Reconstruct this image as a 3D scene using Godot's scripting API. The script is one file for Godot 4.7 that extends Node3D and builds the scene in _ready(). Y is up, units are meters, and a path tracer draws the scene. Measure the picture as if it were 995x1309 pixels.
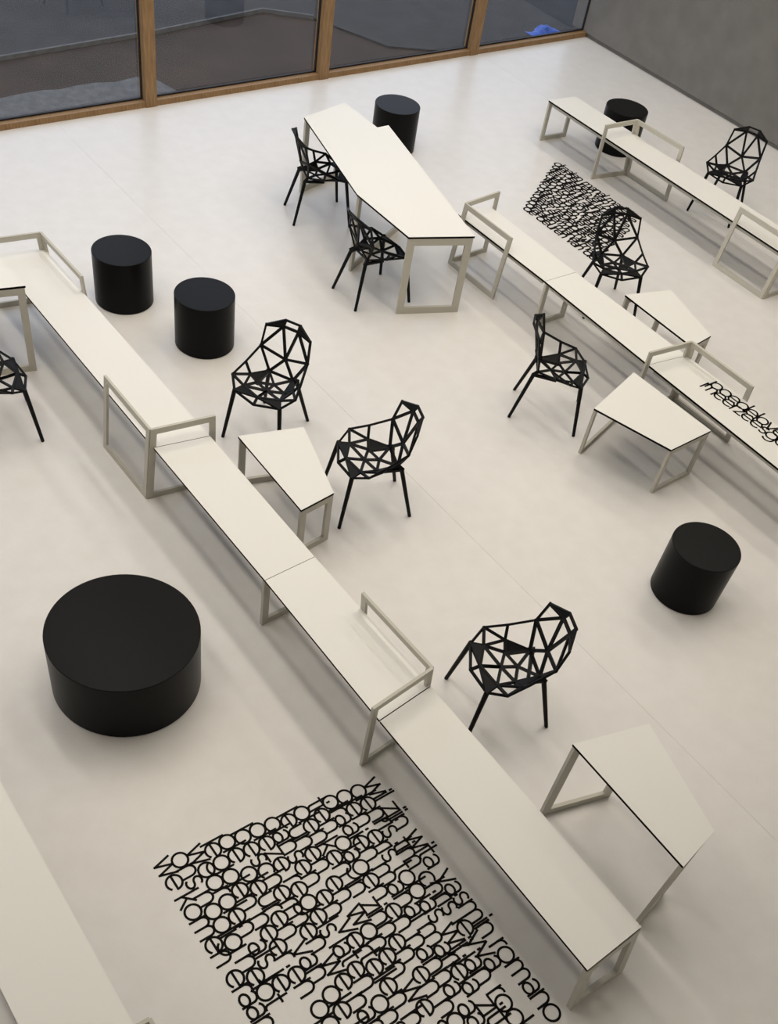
extends Node3D
# A reading / play hall seen from a gallery: rows of white benches run along +Z, the glazed front stands at Z = -10.75,
# the concrete wall at X = 12.4. All units are metres.

const H_TABLE := 0.755
const H_BENCH := 0.455
const TOP_T := 0.019
var M := {}
var rng := RandomNumberGenerator.new()
var used := {}

# ------------------------------------------------------------------ helpers
class Shape:
	var v := PackedVector3Array()
	var n := PackedVector3Array()
	func tri(a: Vector3, b: Vector3, c: Vector3, na: Vector3, nb: Vector3, nc: Vector3) -> void:
		var g := (b - a).cross(c - a)
		if g.dot(na + nb + nc) > 0.0:      # Godot's front faces run clockwise
			v.append_array([a, c, b]); n.append_array([na, nc, nb])
		else:
			v.append_array([a, b, c]); n.append_array([na, nb, nc])
	func face(p: Array, inside: Vector3) -> void:
		var nn: Vector3 = (p[1] - p[0]).cross(p[2] - p[0]).normalized()
		var mid := Vector3.ZERO
		for q in p: mid += q
		mid /= p.size()
		if nn.dot(mid - inside) < 0.0: nn = -nn
		for i in range(1, p.size() - 1): tri(p[0], p[i], p[i + 1], nn, nn, nn)
	func prism8(a: Array, b: Array) -> void:      # two quads facing each other
		var c := Vector3.ZERO
		for i in 4: c += a[i] + b[i]
		c /= 8.0
		face(a, c); face(b, c)
		for i in 4:
			var j := (i + 1) % 4
			face([a[i], a[j], b[j], b[i]], c)
	func box(lo: Vector3, hi: Vector3) -> void:
		prism8([Vector3(lo.x, lo.y, lo.z), Vector3(hi.x, lo.y, lo.z), Vector3(hi.x, lo.y, hi.z), Vector3(lo.x, lo.y, hi.z)],
			[Vector3(lo.x, hi.y, lo.z), Vector3(hi.x, hi.y, lo.z), Vector3(hi.x, hi.y, hi.z), Vector3(lo.x, hi.y, hi.z)])
	func slab(poly: PackedVector2Array, y0: float, y1: float) -> void:   # a flat polygon with thickness
		var idx := Geometry2D.triangulate_polygon(poly)
		for i in range(0, idx.size(), 3):
			for y in [y0, y1]:
				var up := Vector3(0, 1 if y == y1 else -1, 0)
				tri(Vector3(poly[idx[i]].x, y, poly[idx[i]].y), Vector3(poly[idx[i + 1]].x, y, poly[idx[i + 1]].y), Vector3(poly[idx[i + 2]].x, y, poly[idx[i + 2]].y), up, up, up)
		var area := 0.0
		for i in poly.size(): area += poly[i].cross(poly[(i + 1) % poly.size()])
		for i in poly.size():
			var p := poly[i]
			var q := poly[(i + 1) % poly.size()]
			var o := Vector3(q.y - p.y, 0, p.x - q.x).normalized() * signf(area)
			var a := Vector3(p.x, y0, p.y)
			var b := Vector3(q.x, y0, q.y)
			var c := Vector3(q.x, y1, q.y)
			var d := Vector3(p.x, y1, p.y)
			tri(a, b, c, o, o, o); tri(a, c, d, o, o, o)
	func strut(a: Vector3, b: Vector3, w: float, d: float, nrm: Vector3) -> void:
		var e := (b - a).normalized()
		var s := e.cross(nrm).normalized()
		var t := s.cross(e).normalized()
		var qa := []
		var qb := []
		for k in [[-1, -1], [1, -1], [1, 1], [-1, 1]]:
			var off: Vector3 = s * (w * 0.5 * k[0]) + t * (d * 0.5 * k[1])
			qa.append(a - e * w * 0.3 + off); qb.append(b + e * w * 0.3 + off)
		prism8(qa, qb)
	func plate(a: Vector3, b: Vector3, c: Vector3, d: float) -> void:
		var nn := (b - a).cross(c - a).normalized() * d * 0.5
		var mid := (a + b + c) / 3.0
		face([a + nn, b + nn, c + nn], mid); face([a - nn, b - nn, c - nn], mid)
		face([a + nn, b + nn, b - nn, a - nn], mid); face([b + nn, c + nn, c - nn, b - nn], mid); face([c + nn, a + nn, a - nn, c - nn], mid)
	func lathe(prof: Array, seg: int) -> void:      # [radius, y, normal as Vector2]
		for i in prof.size() - 1:
			var p: Array = prof[i]
			var q: Array = prof[i + 1]
			for k in seg:
				var a0 := TAU * k / seg
				var a1 := TAU * (k + 1) / seg
				var d0 := Vector3(cos(a0), 0, sin(a0))
				var d1 := Vector3(cos(a1), 0, sin(a1))
				var np: Vector2 = p[2]
				var nq: Vector2 = q[2]
				var A: Vector3 = d0 * p[0] + Vector3(0, p[1], 0)
				var B: Vector3 = d1 * p[0] + Vector3(0, p[1], 0)
				var C: Vector3 = d1 * q[0] + Vector3(0, q[1], 0)
				var D: Vector3 = d0 * q[0] + Vector3(0, q[1], 0)
				var na := d0 * np.x + Vector3(0, np.y, 0)
				var nb := d1 * np.x + Vector3(0, np.y, 0)
				var nc := d1 * nq.x + Vector3(0, nq.y, 0)
				var nd := d0 * nq.x + Vector3(0, nq.y, 0)
				if p[0] > 0.0: tri(A, B, C, na, nb, nc)
				if q[0] > 0.0: tri(A, C, D, na, nc, nd)
	func cone(a: Vector3, b: Vector3, ra: float, rb: float, seg := 10) -> void:
		var e := (b - a).normalized()
		var s := e.cross(Vector3(0.3, 0.1, 0.9)).normalized()
		var t := e.cross(s)
		for k in seg:
			var d0 := s * cos(TAU * k / seg) + t * sin(TAU * k / seg)
			var d1 := s * cos(TAU * (k + 1) / seg) + t * sin(TAU * (k + 1) / seg)
			tri(a + d0 * ra, a + d1 * ra, b + d1 * rb, d0, d1, d1); tri(a + d0 * ra, b + d1 * rb, b + d0 * rb, d0, d1, d0)
			tri(a, a + d0 * ra, a + d1 * ra, -e, -e, -e); tri(b, b + d0 * rb, b + d1 * rb, e, e, e)
	func mesh() -> ArrayMesh:
		var arr := []
		arr.resize(Mesh.ARRAY_MAX)
		arr[Mesh.ARRAY_VERTEX] = v
		arr[Mesh.ARRAY_NORMAL] = n
		var m := ArrayMesh.new()
		m.add_surface_from_arrays(Mesh.PRIMITIVE_TRIANGLES, arr)
		return m

func numbered(called: String) -> String:
	used[called] = used.get(called, -1) + 1
	return called if used[called] == 0 else "%s_%03d" % [called, used[called]]

func obj(called: String, sh: Shape, mat: Material, parent: Node3D) -> MeshInstance3D:
	var o := MeshInstance3D.new()
	o.name = called
	o.mesh = sh.mesh()
	o.material_override = mat
	parent.add_child(o, true)
	return o

func thing(called: String, label: String, category: String, at := Vector3.ZERO, turn := 0.0, group := "") -> Node3D:
	var o := Node3D.new()
	o.name = numbered(called)
	o.position = at
	o.rotation.y = turn
	o.set_meta("label", label)
	o.set_meta("category", category)
	if group != "": o.set_meta("group", group)
	add_child(o)
	return o

func structure(called: String, label: String, category: String) -> Node3D:
	var o := Node3D.new()
	o.name = called
	o.set_meta("kind", "structure")
	o.set_meta("label", label)
	o.set_meta("category", category)
	add_child(o)
	return o

func plain(c: Color, rough: float, spec := 0.5) -> StandardMaterial3D:
	var m := StandardMaterial3D.new()
	m.albedo_color = c
	m.roughness = rough
	m.metallic_specular = spec
	return m

func noise_tex(seed_: int, freq: float, lo: Color, hi: Color, size := 512, octaves := 5, at := 0.5) -> NoiseTexture2D:
	var f := FastNoiseLite.new()
	f.seed = seed_
	f.frequency = freq
	f.fractal_octaves = octaves
	var g := Gradient.new()
	g.offsets = PackedFloat32Array([at - 0.35, at + 0.35])
	g.colors = PackedColorArray([lo, hi])
	var t := NoiseTexture2D.new()
	t.width = size
	t.height = size
	t.seamless = true
	t.noise = f
	t.color_ramp = g
	return t

func mottled(seed_: int, freq: float, lo: Color, hi: Color, scale: float, rough: float, octaves := 5) -> StandardMaterial3D:
	var m := StandardMaterial3D.new()
	m.albedo_texture = noise_tex(seed_, freq, lo, hi, 1024, octaves)
	m.uv1_triplanar = true
	m.uv1_world_triplanar = true
	m.uv1_scale = Vector3.ONE * scale
	m.roughness = rough
	return m

# ------------------------------------------------------------------ scene
func _ready() -> void:
	rng.seed = 11
	camera_and_light()
	materials()
	shell()
	outdoors()
	lamps()
	benches()
	tables()
	stools()
	chairs()
	lettering()

func camera_and_light() -> void:
	var f := 1289.48
	var cx := 474.94
	var cy := 846.77
	var p := deg_to_rad(50.64)
	var r := deg_to_rad(11.70)
	var fw := Vector3(cos(p) / sqrt(2.0), -sin(p), -cos(p) / sqrt(2.0))
	var rt := Vector3(1, 0, 1) / sqrt(2.0)
	var up := rt.cross(fw)
	var rt2 := rt * cos(r) + up * sin(r)
	var up2 := up * cos(r) - rt * sin(r)
	var cam := Camera3D.new()
	cam.name = "camera"
	cam.projection = Camera3D.PROJECTION_FRUSTUM
	cam.near = 0.1
	cam.far = 200.0
	cam.size = 0.1 * 1309.0 / f
	cam.frustum_offset = Vector2(0.1 * (497.5 - cx) / f, 0.1 * (cy - 654.5) / f)
	cam.transform = Transform3D(Basis(rt2, up2, -fw), Vector3(0, 5.2, 0))
	add_child(cam)
	cam.current = true

	var env := Environment.new()
	env.background_mode = Environment.BG_SKY
	var sky := Sky.new()
	var sm := ProceduralSkyMaterial.new()      # an even, dull blue evening sky
	sm.sky_top_color = Color(0.85, 0.90, 0.985)
	sm.sky_horizon_color = Color(0.87, 0.905, 0.965)
	sm.ground_bottom_color = Color(0.20, 0.18, 0.16)
	sm.ground_horizon_color = Color(0.30, 0.29, 0.30)
	sm.sky_energy_multiplier = 1.0
	sky.sky_material = sm
	env.sky = sky
	env.background_energy_multiplier = 1.36
	env.tonemap_mode = Environment.TONE_MAPPER_LINEAR
	env.tonemap_exposure = 1.0
	env.sdfgi_enabled = true
	env.ssao_enabled = true
	env.ssil_enabled = true
	var we := WorldEnvironment.new()
	we.name = "environment"
	we.environment = env
	add_child(we)

func materials() -> void:
	M.floor = mottled(3, 0.012, Color(0.872, 0.862, 0.845), Color(0.888, 0.880, 0.865), 0.35, 0.32, 6)
	M.floor.metallic_specular = 0.5
	M.joint = plain(Color(0.80, 0.79, 0.77), 0.8)
	M.laminate = plain(Color(0.905, 0.90, 0.875), 0.42)
	M.core = plain(Color(0.05, 0.047, 0.044), 0.7, 0.2)
	M.steel = plain(Color(0.755, 0.74, 0.69), 0.5)
	M.chair = plain(Color(0.075, 0.077, 0.08), 0.45, 0.25)
	M.stool = plain(Color(0.075, 0.075, 0.075), 0.33, 0.2)
	M.wood = mottled(9, 0.01, Color(0.50, 0.385, 0.25), Color(0.60, 0.475, 0.32), 0.6, 0.55)
	M.wood.uv1_scale = Vector3(3.0, 0.35, 3.0)
	M.gasket = plain(Color(0.05, 0.05, 0.06), 0.6)
	M.concrete = mottled(5, 0.008, Color(0.445, 0.437, 0.42), Color(0.48, 0.472, 0.455), 0.3, 0.8, 6)
	M.white = plain(Color(0.86, 0.85, 0.83), 0.8)
	M.vinyl = plain(Color(0.10, 0.092, 0.085), 0.6, 0.15)
	M.earth = mottled(21, 0.006, Color(0.16, 0.113, 0.083), Color(0.225, 0.166, 0.125), 0.16, 0.95, 3)
	M.paving = mottled(22, 0.01, Color(0.31, 0.315, 0.325), Color(0.385, 0.39, 0.395), 0.6, 0.9)
	M.yard = mottled(23, 0.008, Color(0.135, 0.136, 0.147), Color(0.18, 0.181, 0.193), 0.25, 0.9, 3)
	M.tarp = plain(Color(0.12, 0.33, 0.72), 0.5)
	var g := StandardMaterial3D.new()
	g.albedo_color = Color(0.35, 0.4, 0.48, 0.015)
	g.transparency = BaseMaterial3D.TRANSPARENCY_ALPHA
	g.roughness = 0.0
	g.metallic_specular = 0.6
	M.glass = g
	var lamp := plain(Color(0.95, 0.94, 0.9), 0.6)
	lamp.emission_enabled = true
	lamp.emission = Color(1.0, 0.963, 0.91)
	lamp.emission_energy_multiplier = 2.0
	M.lamp = lamp

# ------------------------------------------------------------------ the room
const WZ := -10.75
const WX := 12.42
const XL := -5.0
const ZB := 4.0
const HC := 6.8

func shell() -> void:
	var fl := structure("floor", "cream white poured floor with fine expansion joints", "floor")
	var base := Shape.new()
	base.box(Vector3(XL - 0.3, -0.3, WZ - 0.15), Vector3(WX + 0.3, -0.003, ZB + 0.3))
	obj("subfloor", base, M.joint, fl)
	var xs := [XL, -1.64, 4.39, 10.42, WX]
	for i in 4:
		var s := Shape.new()
		s.box(Vector3(xs[i] + 0.0008, -0.003, WZ - 0.05), Vector3(xs[i + 1] - 0.0008, 0.0, ZB))
		obj("floor_slab", s, M.floor, fl)
	var wr := structure("wall_right", "grey exposed concrete wall", "wall")
	var w := Shape.new()
	w.box(Vector3(WX, 0.05, WZ - 0.3), Vector3(WX + 0.3, HC, ZB + 0.3))
	obj("concrete_face", w, M.concrete, wr)
	w = Shape.new()
	w.box(Vector3(WX + 0.03, -0.3, WZ - 0.3), Vector3(WX + 0.3, 0.05, ZB + 0.3))
	obj("recessed_plinth", w, M.concrete, wr)
	var wl := structure("wall_left", "white plastered wall", "wall")
	w = Shape.new()
	w.box(Vector3(XL - 0.3, -0.3, WZ - 0.3), Vector3(XL, HC, ZB + 0.3))
	obj("plaster_face", w, M.white, wl)
	var wb := structure("wall_back", "white plastered wall behind the gallery", "wall")
	w = Shape.new()
	w.box(Vector3(XL, -0.3, ZB), Vector3(WX, HC, ZB + 0.3))
	obj("plaster_face", w, M.white, wb)
	var cl := structure("ceiling", "white ceiling", "ceiling")
	w = Shape.new()
	w.box(Vector3(XL - 0.3, HC, WZ - 0.3), Vector3(WX + 0.3, HC + 0.3, ZB + 0.3))
	obj("ceiling_slab", w, M.white, cl)
	var wf := structure("wall_front", "white lintel above the glazed front", "wall")
	w = Shape.new()
	w.box(Vector3(XL, 5.8, WZ - 0.3), Vector3(WX, HC, WZ - 0.02))
	obj("lintel", w, M.white, wf)
	# glazed bays: mullions measured on the floor line
	var mx := [XL + 0.08, -4.06, -1.66, 0.74, 3.14, 5.54, 7.88, 10.31, WX]
	for i in mx.size() - 1:
		var win := structure("window_%d" % (i + 1), "large dark pane in a fir wood frame", "window")
		var x0: float = mx[i]
		var x1: float = mx[i + 1]
		var last := i == mx.size() - 2
		var r0 := x0 + 0.068
		var r1 := x1 - (0.0 if last else 0.068)
		var s := Shape.new()
		s.box(Vector3(r0, 0.0, WZ - 0.12), Vector3(r1, 0.06, WZ))
		obj("sill", s, M.wood, win)
		s = Shape.new()
		s.box(Vector3(r0, 5.7, WZ - 0.12), Vector3(r1, 5.8, WZ))
		obj("head", s, M.wood, win)
		if not last:
			s = Shape.new()
			s.box(Vector3(x1 - 0.068, 0.0, WZ - 0.14), Vector3(x1 + 0.068, 5.8, WZ + 0.012))
			obj("mullion", s, M.wood, win)
		s = Shape.new()
		var pz := WZ - 0.086      # a pane is one thin sheet
		s.face([Vector3(r0 + 0.006, 0.07, pz), Vector3(r1 - 0.006, 0.07, pz), Vector3(r1 - 0.006, 5.694, pz), Vector3(r0 + 0.006, 5.694, pz)], Vector3(0, 2, -30))
		obj("pane", s, M.glass, win)
		s = Shape.new()
		s.box(Vector3(r0, 0.065, WZ - 0.098), Vector3(r1, 0.079, WZ - 0.07))
		s.box(Vector3(r0, 5.686, WZ - 0.098), Vector3(r1, 5.7, WZ - 0.07))
		s.box(Vector3(r0, 0.079, WZ - 0.098), Vector3(r0 + 0.014, 5.686, WZ - 0.07))
		s.box(Vector3(r1 - 0.014, 0.079, WZ - 0.098), Vector3(r1, 5.686, WZ - 0.07))
		obj("gasket", s, M.gasket, win)

func outdoors() -> void:
	var g := structure("ground", "bare brown earth outside the glazed front", "ground")
	var s := Shape.new()
	s.box(Vector3(-40, -0.6, -60), Vector3(60, -0.1, WZ - 0.16))
	obj("soil", s, M.earth, g)
	var pv := structure("pavement", "pale grey concrete strip along the outside of the window", "pavement")
	s = Shape.new()
	var poly := PackedVector2Array([Vector2(XL, WZ - 0.16), Vector2(6.0, WZ - 0.16), Vector2(6.07, WZ - 0.35), Vector2(5.98, WZ - 0.75)])
	var x := 5.8
	while x > XL:
		poly.append(Vector2(x, WZ - 0.83 - rng.randf_range(-0.035, 0.035)))
		x -= rng.randf_range(0.12, 0.3)
	poly.append(Vector2(XL, WZ - 0.83))
	s.slab(poly, -0.1, -0.05)
	obj("concrete_strip", s, M.paving, pv)
	var yd := structure("yard", "damp blue grey paved yard beyond the earth outside", "yard")
	s = Shape.new()
	s.slab(PackedVector2Array([Vector2(3.2, -12.45), Vector2(6.61, -12.73), Vector2(8.41, -12.99), Vector2(8.97, -12.6), Vector2(9.45, -11.5), Vector2(10.4, -11.0), Vector2(13.5, -11.08), Vector2(24, -30), Vector2(-6, -30)]), -0.1, -0.075)
	obj("yard_paving", s, M.yard, yd)
	s = Shape.new()
	var kerb := [Vector3(3.2, -0.07, -12.45), Vector3(6.61, -0.07, -12.73), Vector3(8.41, -0.07, -12.99), Vector3(8.97, -0.07, -12.6)]
	for i in 3: s.strut(kerb[i], kerb[i + 1], 0.035, 0.05, Vector3.UP)
	obj("kerb", s, M.paving, yd)
	var t := thing("tarpaulin", "crumpled bright blue tarpaulin lying outside the window by the concrete wall", "tarpaulin", Vector3(12.05, -0.075, -11.2))
	s = Shape.new()
	var nx := 14
	var nz := 7
	var pts := []
	for i in nx + 1:
		var row := []
		for k in nz + 1:
			var u := float(i) / nx
			var q := float(k) / nz
			var edge := sin(PI * u) * sin(PI * q)
			row.append(Vector3((u - 0.5) * 0.55, 0.004 + edge * (0.05 + 0.05 * rng.randf()), (q - 0.5) * 0.26 + 0.05 * sin(u * 9.0)))
		pts.append(row)
	for i in nx:
		for k in nz:
			s.face([pts[i][k], pts[i + 1][k], pts[i + 1][k + 1]], Vector3(0, -1, 0)); s.face([pts[i][k], pts[i + 1][k + 1], pts[i][k + 1]], Vector3(0, -1, 0))
	obj("sheet", s, M.tarp, t)

func lamps() -> void:
	var over := {0.2: "above the wide round pouf", 3.0: "above the bench row with the trapezoid tables", 5.8: "above the notched work table", 8.6: "above the small patch of floor lettering", 11.4: "beside the concrete wall"}
	for x in over:
		var z0 := -9.6
		var z1 := -2.6 if x < 5.0 else -1.8
		var t := thing("linear_ceiling_light", "long white linear ceiling light " + over[x], "light", Vector3(x, HC, (z0 + z1) * 0.5), 0.0, "linear ceiling lights")
		var L := z1 - z0
		var s := Shape.new()
		s.box(Vector3(-0.32, -0.08, -L * 0.5), Vector3(0.32, 0.0, L * 0.5))
		obj("housing", s, M.white, t)
		s = Shape.new()
		s.box(Vector3(-0.29, -0.088, -L * 0.5 + 0.03), Vector3(0.29, -0.0801, L * 0.5 - 0.03))
		obj("diffuser", s, M.lamp, t)
		var a := AreaLight3D.new()
		a.name = "glow"
		a.area_size = Vector2(0.58, L - 0.06)
		a.light_color = Color(1.0, 0.963, 0.91)
		a.light_energy = 9.8
		a.area_range = 40.0
		a.area_attenuation = 2.0
		a.shadow_enabled = true
		a.rotation.x = -PI / 2.0
		a.position = Vector3(0, -0.1, 0)
		t.add_child(a)

# ------------------------------------------------------------------ benches and tables
func frame(parent: Node3D, c: Array, w: float, th: float, top_name := "top_bar") -> void:
	# c: floor start, floor end, top end, top start (outer corners); four mitred flat bars, each a part
	var o := c
	var nrm: Vector3 = (o[1] - o[0]).cross(o[3] - o[0]).normalized() * th * 0.5
	var inn := []
	for i in 4:
		var a: Vector3 = (o[(i + 1) % 4] - o[i]).normalized()
		var b: Vector3 = (o[(i + 3) % 4] - o[i]).normalized()
		inn.append(o[i] + (a + b) * (w / a.cross(b).length()))
	var names := ["floor_bar", "post", top_name, "post"]
	for i in 4:
		var j := (i + 1) % 4
		var s := Shape.new()
		s.prism8([o[i] + nrm, o[j] + nrm, inn[j] + nrm, inn[i] + nrm], [o[i] - nrm, o[j] - nrm, inn[j] - nrm, inn[i] - nrm])
		obj(names[i], s, M.steel, parent)

func v3(p: Array, y: float, at: Vector3) -> Vector3:
	return Vector3(p[0], y, p[1]) - Vector3(at.x, 0, at.z)

func leg_frame(t: Node3D, a: Array, b: Array, h: float, w := 0.05, th := 0.024, a0 = null, b0 = null) -> void:
	var at := t.position
	var fa = a if a0 == null else a0
	var fb = b if b0 == null else b0
	var y := h - TOP_T
	frame(t, [v3(fa, 0, at), v3(fb, 0, at), v3(b, y, at), v3(a, y, at)], w, th)

func guard(t: Node3D, base: Array, top: Array, h := 0.605) -> void:
	# base / top: [end along the bench, corner, end across the bench]
	var at := t.position
	frame(t, [v3(base[0], 0, at), v3(base[1], 0, at), v3(top[1], h, at), v3(top[0], h, at)], 0.045, 0.02, "guard_rail")
	frame(t, [v3(base[1], 0, at), v3(base[2], 0, at), v3(top[2], h, at), v3(top[1], h, at)], 0.045, 0.02, "guard_rail")

func top(t: Node3D, poly: Array, h: float) -> void:
	var p := PackedVector2Array()
	for q in poly: p.append(Vector2(q[0] - t.position.x, q[1] - t.position.z))
	var s := Shape.new()
	s.slab(p, h - 0.0018, h)
	var tt := obj("tabletop", s, M.laminate, t)
	s = Shape.new()
	s.slab(p, h - TOP_T, h - 0.0018)
	var e := obj("core_edge", s, M.core, tt)
	e.set_meta("label", "black core edge")

func bench(label: String, q: Array) -> Node3D:
	# q: left far, right far, right near, left near
	var at := Vector3((q[0][0] + q[2][0]) * 0.5, 0, (q[0][1] + q[2][1]) * 0.5)
	var t := thing("bench", label, "bench", at, 0.0, "long white benches in rows")
	top(t, q, H_BENCH)
	for k in [[0, 3, 0.035], [1, 2, -0.035]]:
		var a: Array = q[k[0]]
		var b: Array = q[k[1]]
		var s := Shape.new()
		var p0 := Vector2(a[0] + k[2] - at.x, a[1] + 0.05 - at.z)
		var p1 := Vector2(b[0] + k[2] - at.x, b[1] - 0.05 - at.z)
		var d := Vector2(0.008, 0)
		s.slab(PackedVector2Array([p0 - d, p0 + d, p1 + d, p1 - d]), H_BENCH - TOP_T - 0.04, H_BENCH - TOP_T)
		obj("side_rail", s, M.steel, t)
	return t

func benches() -> void:
	var b := bench("long white bench with guard rails at both ends, passing two black stools", [[2.54, -7.83], [2.955, -7.76], [2.957, -5.036], [2.544, -5.101]])
	guard(b, [[2.466, -5.765], [2.472, -5.105], [3.005, -5.04]], [[2.536, -5.80], [2.536, -5.118], [3.013, -5.055]])
	guard(b, [[3.0, -7.0], [3.0, -7.72], [2.46, -7.79]], [[2.954, -7.026], [2.942, -7.758], [2.46, -7.822]])
	b = bench("white bench without rails between a railed bench and a low trapezoid table", [[2.544, -5.095], [2.957, -5.03], [2.947, -3.665], [2.55, -3.644]])
	leg_frame(b, [2.552, -3.66], [2.945, -3.68], H_BENCH)
	b = bench("white bench with one guard rail, between two benches without rails", [[2.55, -3.640], [2.947, -3.661], [2.957, -2.426], [2.54, -2.379]])
	guard(b, [[3.0, -3.14], [3.01, -2.445], [2.48, -2.393]], [[2.947, -3.147], [2.961, -2.449], [2.476, -2.390]])
	b = bench("long white bench without rails beside the large floor lettering", [[2.54, -2.372], [2.957, -2.419], [2.952, -0.604], [2.543, -0.592]])
	leg_frame(b, [2.547, -0.60], [2.948, -0.612], H_BENCH, 0.055, 0.03, [2.547, -0.555], [2.945, -0.545])
	b = bench("white bench with a guard rail beside the corner of the long work table", [[6.755, -6.832], [7.16, -6.845], [7.142, -5.554], [6.755, -5.559]])
	guard(b, [[6.68, -6.058], [6.686, -6.764], [7.194, -6.777]], [[6.751, -6.069], [6.749, -6.758], [7.229, -6.809]])
	b = bench("white bench without rails running past the low table that has a pointed corner", [[6.755, -5.555], [7.142, -5.550], [7.142, -4.128], [6.716, -4.183]])
	leg_frame(b, [6.757, -5.543], [7.14, -5.538], H_BENCH)
	b = bench("white bench with lettering printed on its top and a guard rail", [[6.716, -4.179], [7.142, -4.124], [7.11, -2.35], [6.68, -2.35]])
	guard(b, [[7.185, -3.43], [7.18, -4.10], [6.66, -4.17]], [[7.125, -3.424], [7.125, -4.124], [6.648, -4.174]])
	leg_frame(b, [6.684, -2.36], [7.107, -2.36], H_BENCH)
	b = bench("longest white bench with two guard rails near the concrete wall", [[9.485, -8.50], [9.89, -8.47], [9.885, -4.84], [9.46, -4.86]])
	leg_frame(b, [9.49, -8.49], [9.885, -8.46], H_BENCH)
	guard(b, [[9.928, -6.77], [9.93, -7.44], [9.421, -7.517]], [[9.92, -6.79], [9.895, -7.494], [9.403, -7.518]])
	guard(b, [[9.378, -5.564], [9.374, -4.868], [9.95, -4.85]], [[9.485, -5.59], [9.48, -4.88], [9.95, -4.86]])
	b = bench("white bench past the large round black pouf, clear of the floor lettering", [[0.135, -4.2], [0.58, -4.2], [0.53, -0.2], [0.11, -0.2]])
	guard(b, [[0.63, -0.8], [0.63, -1.5], [0.05, -1.52]], [[0.6, -0.82], [0.6, -1.516], [0.06, -1.535]])
	leg_frame(b, [0.135, -4.19], [0.575, -4.19], H_BENCH)
	leg_frame(b, [0.115, -0.21], [0.525, -0.21], H_BENCH)

func table(label: String, poly: Array, h: float, legs: Array, w := 0.05) -> void:
	var at := Vector3.ZERO
	for p in poly: at += Vector3(p[0], 0, p[1]) / poly.size()
	var t := thing("table", label, "table", at, 0.0, "white trapezoid tables")
	top(t, poly, h)
	for l in legs: leg_frame(t, l[0], l[1], h, w)

func tables() -> void:
	table("large angular white work table with a notched outline and two chairs pulled up",
		[[6.048, -8.514], [6.637, -8.651], [6.633, -8.075], [6.773, -8.077], [6.223, -6.033], [5.648, -6.256], [5.655, -7.048]], H_TABLE,
		[[[6.055, -8.50], [6.63, -8.635]], [[5.665, -7.04], [6.60, -7.49]], [[5.652, -6.268], [6.218, -6.048]]], 0.065)
	var s1 := [[3.137, -4.942], [3.623, -4.813], [3.414, -4.115], [3.114, -4.076]]
	table("low white trapezoid table between two slat chairs and the bench", s1, H_BENCH, [[[3.14, -4.928], [3.615, -4.80]], [[3.118, -4.09], [3.412, -4.128]]])
	var s2 := [[3.217, -1.546], [3.703, -1.416], [3.501, -0.73], [3.196, -0.677]]
	table("taller white trapezoid table beside the long bench without rails, by the large lettering", s2, H_TABLE, [[[3.22, -1.533], [3.697, -1.403]], [[3.20, -0.69], [3.497, -0.744]]], 0.055)
	var s3 := [[5.846, -3.96], [6.515, -4.163], [6.54, -3.301], [6.049, -3.287]]
	table("low white table with four slanted sides in front of the bench with lettering", s3, H_BENCH, [[[5.852, -3.95], [6.508, -4.148]], [[6.05, -3.299], [6.533, -3.313]]], 0.04)
	var s4 := []
	for p in s1: s4.append([p[0] + 4.183, p[1] - 0.125])
	table("low white pointed table behind the bench with lettering and its guard rail", s4, H_BENCH, [[[7.323, -5.053], [7.798, -4.925]], [[7.301, -4.215], [7.595, -4.253]]])
	table("white work table standing close to the bench with guard rails at both ends", [[2.424, -6.846], [2.375, -7.63], [1.62, -7.5], [1.74, -6.997]], H_TABLE,
		[[[2.418, -6.858], [1.745, -7.008]], [[2.37, -7.617], [1.628, -7.488]]], 0.055)

# ------------------------------------------------------------------ stools
func stool(called: String, label: String, at: Vector3, r: float, h: float, group: String) -> void:
	var t := thing(called, label, "pouf" if r > 0.3 else "stool", at, 0.0, group)
	var s := Shape.new()
	var seg := 72
	s.lathe([[0.0, 0.0, Vector2(0, -1)], [r - 0.006, 0.0, Vector2(0, -1)]], seg)
	s.lathe([[r - 0.006, 0.0, Vector2(0.5, -0.85)], [r, 0.006, Vector2(1, 0)], [r, h - 0.018, Vector2(1, 0)]], seg)
	obj("body", s, M.stool, t)
	s = Shape.new()
	s.lathe([[r, h - 0.018, Vector2(1, 0)], [r, h - 0.005, Vector2(1, 0)], [r - 0.0015, h - 0.0015, Vector2(0.7, 0.7)], [r - 0.005, h, Vector2(0, 1)], [0.0, h, Vector2(0, 1)]], seg)
	obj("seat_top", s, M.stool, t)

func stools() -> void:
	var g := "black cylindrical stools"
	stool("round_pouf", "very wide low round black pouf", Vector3(1.587, 0, -3.702), 0.461, 0.463, "")
	stool("stool", "black cylindrical stool next to the end of a guard rail, without a chair beside it", Vector3(3.52, 0, -7.478), 0.252, 0.463, g)
	stool("stool", "black cylindrical stool beside a slat chair, paired with another stool along the bench", Vector3(3.831, 0, -6.617), 0.252, 0.463, g)
	stool("stool", "black cylindrical stool alone on the open floor", Vector3(5.471, 0, -2.395), 0.252, 0.463, g)
	stool("stool", "black cylindrical stool partly hidden behind the notched work table", Vector3(7.63, 0, -8.989), 0.252, 0.463, g)
	stool("stool", "black cylindrical stool behind the longest bench, seen above and below its top", Vector3(10.305, 0, -8.001), 0.252, 0.463, g)

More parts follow.
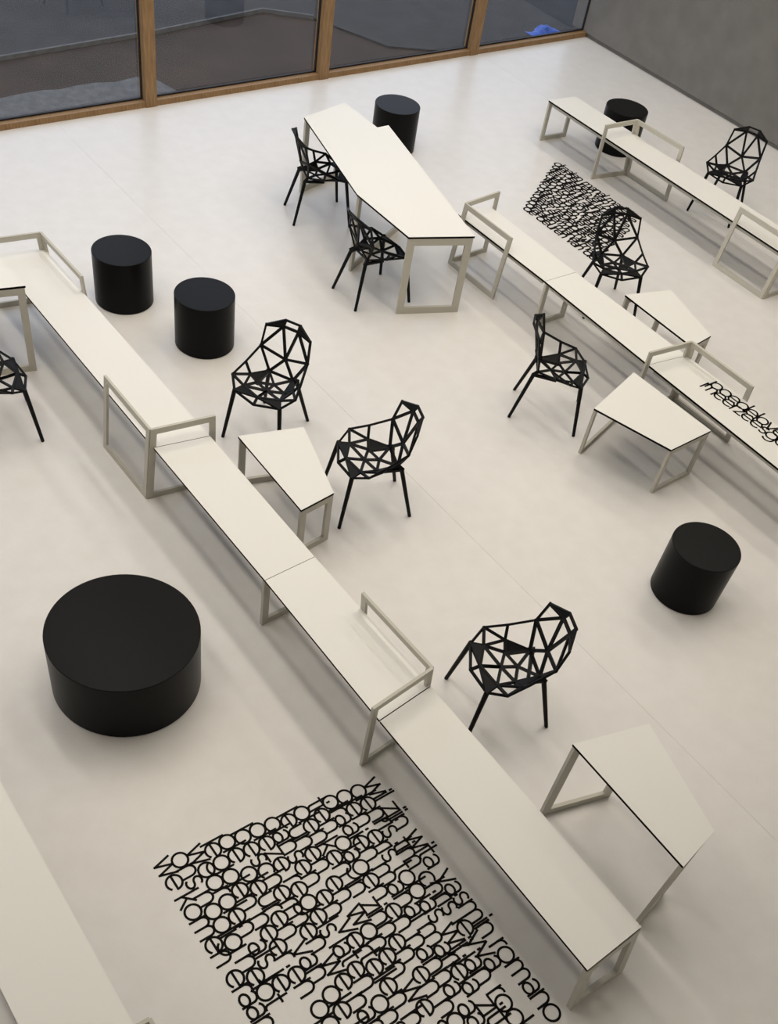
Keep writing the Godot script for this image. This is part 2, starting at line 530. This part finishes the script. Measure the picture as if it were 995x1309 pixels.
# ------------------------------------------------------------------ chairs
var N := {
	"T1": Vector3(0.191, 0.768, -0.218), "T2": Vector3(0.062, 0.818, -0.290), "U": Vector3(0.065, 0.778, -0.262), "S": Vector3(0.204, 0.605, -0.176),
	"M": Vector3(0, 0.543, -0.204), "B": Vector3(0.105, 0.426, -0.150), "N": Vector3(0.241, 0.532, -0.015), "A": Vector3(0.273, 0.485, 0.125),
	"C": Vector3(0.188, 0.447, -0.001), "D": Vector3(0.119, 0.409, 0.011), "E": Vector3(0.158, 0.444, 0.150), "G": Vector3(0.196, 0.429, 0.223),
	"H": Vector3(0, 0.446, 0.217), "K": Vector3(0, 0.413, 0.273), "P": Vector3(0, 0.417, 0.073), "Q": Vector3(0, 0.406, -0.041),
	"R": Vector3(0.124, 0.405, -0.178), "FF": Vector3(0.253, 0, 0.287), "FR": Vector3(0.202, 0, -0.282)}

func node(k: String, s: int) -> Vector3:
	var p: Vector3 = N[k]
	return Vector3(p.x * s, p.y, p.z)

func struts(sh: Shape, edges: Array, w: float, d: float) -> void:
	for e in edges:
		for s in [-1, 1]:
			var a := node(e[0], s)
			var b := node(e[1], s)
			var mid := (a + b) * 0.5
			sh.strut(a, b, w, d, (Vector3(0, 0.78, 0.16) - mid).normalized())

func make_chair(label: String) -> Node3D:
	var t := thing("slat_chair", label, "chair", Vector3.ZERO, 0.0, "black angular chairs of open slats")
	var s := Shape.new()
	struts(s, [["T1", "T2"], ["T1", "S"]], 0.0155, 0.015)
	s.strut(node("T2", -1), node("T2", 1), 0.0155, 0.015, Vector3(0, 0.3, 1))
	s.strut(node("U", -1), node("U", 1), 0.02, 0.015, Vector3(0, 0.3, 1))
	struts(s, [["T1", "U"], ["T2", "U"], ["S", "U"], ["U", "M"], ["S", "M"], ["S", "B"], ["M", "B"]], 0.0215, 0.014)
	s.strut(node("B", -1), node("B", 1), 0.021, 0.014, Vector3(0, 0.5, 1))
	for k in [-1, 1]: s.plate(node("T1", k), node("T2", k), node("U", k), 0.012)
	obj("backrest", s, M.chair, t)
	s = Shape.new()
	struts(s, [["S", "N"], ["N", "A"], ["A", "G"], ["G", "K"]], 0.0155, 0.015)
	struts(s, [["N", "C"], ["A", "C"], ["A", "E"], ["C", "E"], ["C", "D"], ["C", "B"], ["D", "B"], ["E", "D"], ["E", "G"], ["G", "H"], ["E", "H"], ["E", "P"], ["H", "P"], ["D", "P"], ["D", "Q"], ["B", "Q"], ["H", "K"]], 0.0195, 0.013)
	s.strut(node("P", 1), node("Q", 1), 0.0195, 0.013, Vector3.UP)
	for k in [-1, 1]:
		s.plate(node("C", k), node("B", k), node("D", k), 0.011)
		s.plate(node("G", k), node("E", k), node("H", k), 0.011)
	obj("seat", s, M.chair, t)
	for k in [-1, 1]:
		s = Shape.new()
		s.strut(node("B", k), node("R", k), 0.04, 0.03, Vector3(0, 0, 1))
		s.strut(node("R", k), node("D", k) - Vector3(0, 0.012, 0), 0.024, 0.02, Vector3.UP)
		obj("leg_bracket", s, M.chair, t)
		for l in [["G", "FF"], ["R", "FR"]]:
			s = Shape.new()
			var a := node(l[0], k)
			var b := node(l[1], k)
			s.cone(a + (a - b).normalized() * 0.01, b, 0.0175, 0.0135)
			obj("leg", s, M.chair, t)
	return t

func chairs() -> void:
	var spots := [
		[3.698, -5.373, 5.201, "black slat chair facing the bench behind the low table, near the paired stools"],
		[3.912, -4.311, 4.358, "black slat chair standing at the narrow end of the low trapezoid table"],
		[3.530, -2.304, 4.284, "black slat chair on the open floor next to the taller trapezoid table"],
		[5.957, -4.522, 0.733, "black slat chair with its edge-on back turned away, beside the low four-sided table"],
		[7.677, -5.543, 5.739, "black slat chair standing in front of the small floor lettering, behind a bench"],
		[10.370, -6.387, 5.079, "black slat chair between the longest bench and the concrete wall"],
		[5.614, -6.640, 1.508, "black slat chair tucked under the near end of the notched work table"],
		[5.959, -8.055, 1.222, "black slat chair tucked under the window end of the notched work table"],
		[1.857, -6.331, 1.374, "black slat chair in front of the work table close to a railed bench"]]
	var first := make_chair(spots[0][3])
	for i in spots.size():
		var c := first
		if i > 0:
			c = first.duplicate()
			c.name = numbered("slat_chair")
			add_child(c)
			c.set_meta("label", spots[i][3])
		c.position = Vector3(spots[i][0], 0, spots[i][1])
		c.rotation.y = spots[i][2]

# ------------------------------------------------------------------ lettering: a thin geometric stroke alphabet, x height 1
var G := {}
func arc(cx: float, cy: float, rx: float, ry: float, a0: float, a1: float, seg := 14) -> Array:
	var out := []
	for i in seg + 1:
		var a := deg_to_rad(lerpf(a0, a1, float(i) / seg))
		out.append(Vector2(cx + rx * cos(a), cy + ry * sin(a)))
	return out

func ln(a: float, b: float, c: float, d: float) -> Array: return [Vector2(a, b), Vector2(c, d)]

func alphabet() -> void:
	var o := arc(0.5, 0.5, 0.47, 0.47, 0, 360, 24)
	G["o"] = [1.0, [o]]
	G["c"] = [0.9, [arc(0.5, 0.5, 0.47, 0.47, 45, 315, 18)]]
	G["e"] = [1.0, [ln(0.03, 0.5, 0.97, 0.5), arc(0.5, 0.5, 0.47, 0.47, 0, 318, 22)]]
	G["d"] = [1.08, [o, ln(0.98, 0, 0.98, 1.45)]]
	G["b"] = [1.08, [arc(0.55, 0.5, 0.47, 0.47, 0, 360, 24), ln(0.07, 0, 0.07, 1.45)]]
	G["p"] = [1.08, [arc(0.55, 0.5, 0.47, 0.47, 0, 360, 24), ln(0.07, 1, 0.07, -0.45)]]
	G["g"] = [1.08, [o, ln(0.98, 1, 0.98, 0.0), arc(0.53, 0.0, 0.45, 0.42, 0, -150, 12)]]
	G["a"] = [0.86, [arc(0.40, 0.70, 0.33, 0.29, 150, 0, 8), ln(0.73, 0.70, 0.73, 0), arc(0.38, 0.29, 0.35, 0.27, 0, 360, 18)]]
	var n := arc(0.42, 0.60, 0.34, 0.38, 180, 0, 12)
	G["n"] = [0.88, [ln(0.08, 0, 0.08, 1), n, ln(0.76, 0.6, 0.76, 0)]]
	G["h"] = [0.88, [ln(0.08, 0, 0.08, 1.45), n, ln(0.76, 0.6, 0.76, 0)]]
	G["u"] = [0.88, [ln(0.08, 1, 0.08, 0.4), arc(0.42, 0.40, 0.34, 0.38, 180, 360, 12), ln(0.76, 1, 0.76, 0)]]
	G["m"] = [1.4, [ln(0.08, 0, 0.08, 1), arc(0.38, 0.66, 0.30, 0.32, 180, 0, 10), ln(0.68, 0.66, 0.68, 0), arc(0.98, 0.66, 0.30, 0.32, 180, 0, 10), ln(1.28, 0.66, 1.28, 0)]]
	G["r"] = [0.5, [ln(0.08, 0, 0.08, 1), arc(0.40, 0.62, 0.32, 0.36, 180, 70, 8)]]
	G["s"] = [0.72, [arc(0.36, 0.73, 0.27, 0.24, 30, 270, 12), arc(0.36, 0.255, 0.29, 0.235, 90, -150, 12)]]
	G["i"] = [0.22, [ln(0.1, 0, 0.1, 1), ln(0.1, 1.27, 0.1, 1.40)]]
	G["l"] = [0.22, [ln(0.1, 0, 0.1, 1.45)]]
	G["j"] = [0.24, [ln(0.1, 1, 0.1, -0.2), arc(-0.1, -0.2, 0.2, 0.22, 0, -100, 6), ln(0.1, 1.27, 0.1, 1.40)]]
	G["t"] = [0.5, [ln(0.18, 1.4, 0.18, 0.25), arc(0.4, 0.25, 0.22, 0.22, 180, 280, 6), ln(0.0, 1, 0.44, 1)]]
	G["v"] = [0.86, [ln(0.04, 1, 0.43, 0), ln(0.43, 0, 0.82, 1)]]
	G["w"] = [1.25, [ln(0.03, 1, 0.32, 0), ln(0.32, 0, 0.62, 1), ln(0.62, 1, 0.92, 0), ln(0.92, 0, 1.21, 1)]]
	G["y"] = [0.86, [ln(0.04, 1, 0.45, 0), ln(0.82, 1, 0.26, -0.45)]]
	G["z"] = [0.72, [ln(0.05, 0.96, 0.65, 0.96), ln(0.65, 0.96, 0.05, 0.04), ln(0.05, 0.04, 0.67, 0.04)]]
	G["k"] = [0.76, [ln(0.08, 0, 0.08, 1.45), ln(0.1, 0.42, 0.66, 1), ln(0.30, 0.62, 0.74, 0)]]
	G["f"] = [0.42, [ln(0.14, 0, 0.14, 1.15), arc(0.36, 1.15, 0.22, 0.28, 180, 80, 6), ln(0.0, 1, 0.4, 1)]]
	G["."] = [0.25, [ln(0.1, 0.0, 0.1, 0.12)]]
	G[" "] = [0.52, []]

func text_line(parent: Node3D, text: String, x: float, z: float, y: float, size: float, stroke: float, track: float, most := 99.0) -> void:
	# reads along +Z with the letters' tops towards +X; the lines are cut from thin film
	var s := Shape.new()
	var pen := 0.0
	var up := Vector3.UP
	for ch in text:
		if not G.has(ch): continue
		if pen * size > most: break
		if ch == " " and s.v.size() > 0:
			obj("word", s, M.vinyl, parent)
			s = Shape.new()
		var g: Array = G[ch]
		for pl in g[1]:
			for i in pl.size() - 1:
				var a: Vector2 = pl[i]
				var b: Vector2 = pl[i + 1]
				var e := (b - a).normalized()
				var w := stroke * 0.5 / size
				var ext := w * (0.25 if pl.size() > 2 else 0.9)
				a -= e * ext
				b += e * ext
				var d := Vector2(-e.y, e.x) * w
				var q := []
				for p in [a + d, b + d, b - d, a - d]: q.append(Vector3(x + p.y * size, y, z + (pen + p.x) * size) - parent.position)
				s.tri(q[0], q[1], q[2], up, up, up); s.tri(q[0], q[2], q[3], up, up, up)
		pen += g[0] + track
	if s.v.size() > 0: obj("word", s, M.vinyl, parent)

func lettering() -> void:
	alphabet()
	var lines := ["we komen eraan", "ons nodig hebt", "woorden als je", "legden neer en op een plek te", "de deuren van de bergen en zoek", "beschermen we namen en dagen", "deze regels laten ons wegen op de",
		"dansen en vertellen hoe het was", "leunen en wonen we samen verder", "denken in zinnen en nog een sterk", "tien dagen en nanna aan het eten", "draaien manal mariela zitten met een", "den eris tobias wij jan rode ten", "denris tim chris leyva", "wil zijn wita yasmin romano"]
	var t := thing("floor_lettering", "large block of overlapping black lowercase words on the floor beside the long bench", "lettering", Vector3(1.8, 0, -1.4))
	for i in lines.size():
		text_line(t, lines[i], 1.098 + 0.0935 * i, -2.47 + 0.0135 * i, 0.0012, 0.0965, 0.0136, -0.045)
	t = thing("floor_lettering", "dense patch of small black lettering on the floor between two benches, behind a chair", "lettering", Vector3(8.7, 0, -7.0))
	for i in 15:
		text_line(t, lines[(i * 7 + 4) % 13] + " " + lines[(i * 5 + 6) % 12], 8.165 + 0.0765 * i, -7.31 - 0.0475 * i, 0.0012, 0.086, 0.020, -0.03, 1.08 + 0.018 * i)
	t = thing("bench_lettering", "two overlapping lines of black lettering on the top of the railed bench", "lettering", Vector3(6.95, H_BENCH, -3.0))
	text_line(t, "meerzeesgdomeer", 6.915, -3.765, H_BENCH + 0.0008, 0.1, 0.0165, -0.04)
	text_line(t, "poedelovermoed", 7.0, -3.745, H_BENCH + 0.0008, 0.1, 0.0165, -0.04)
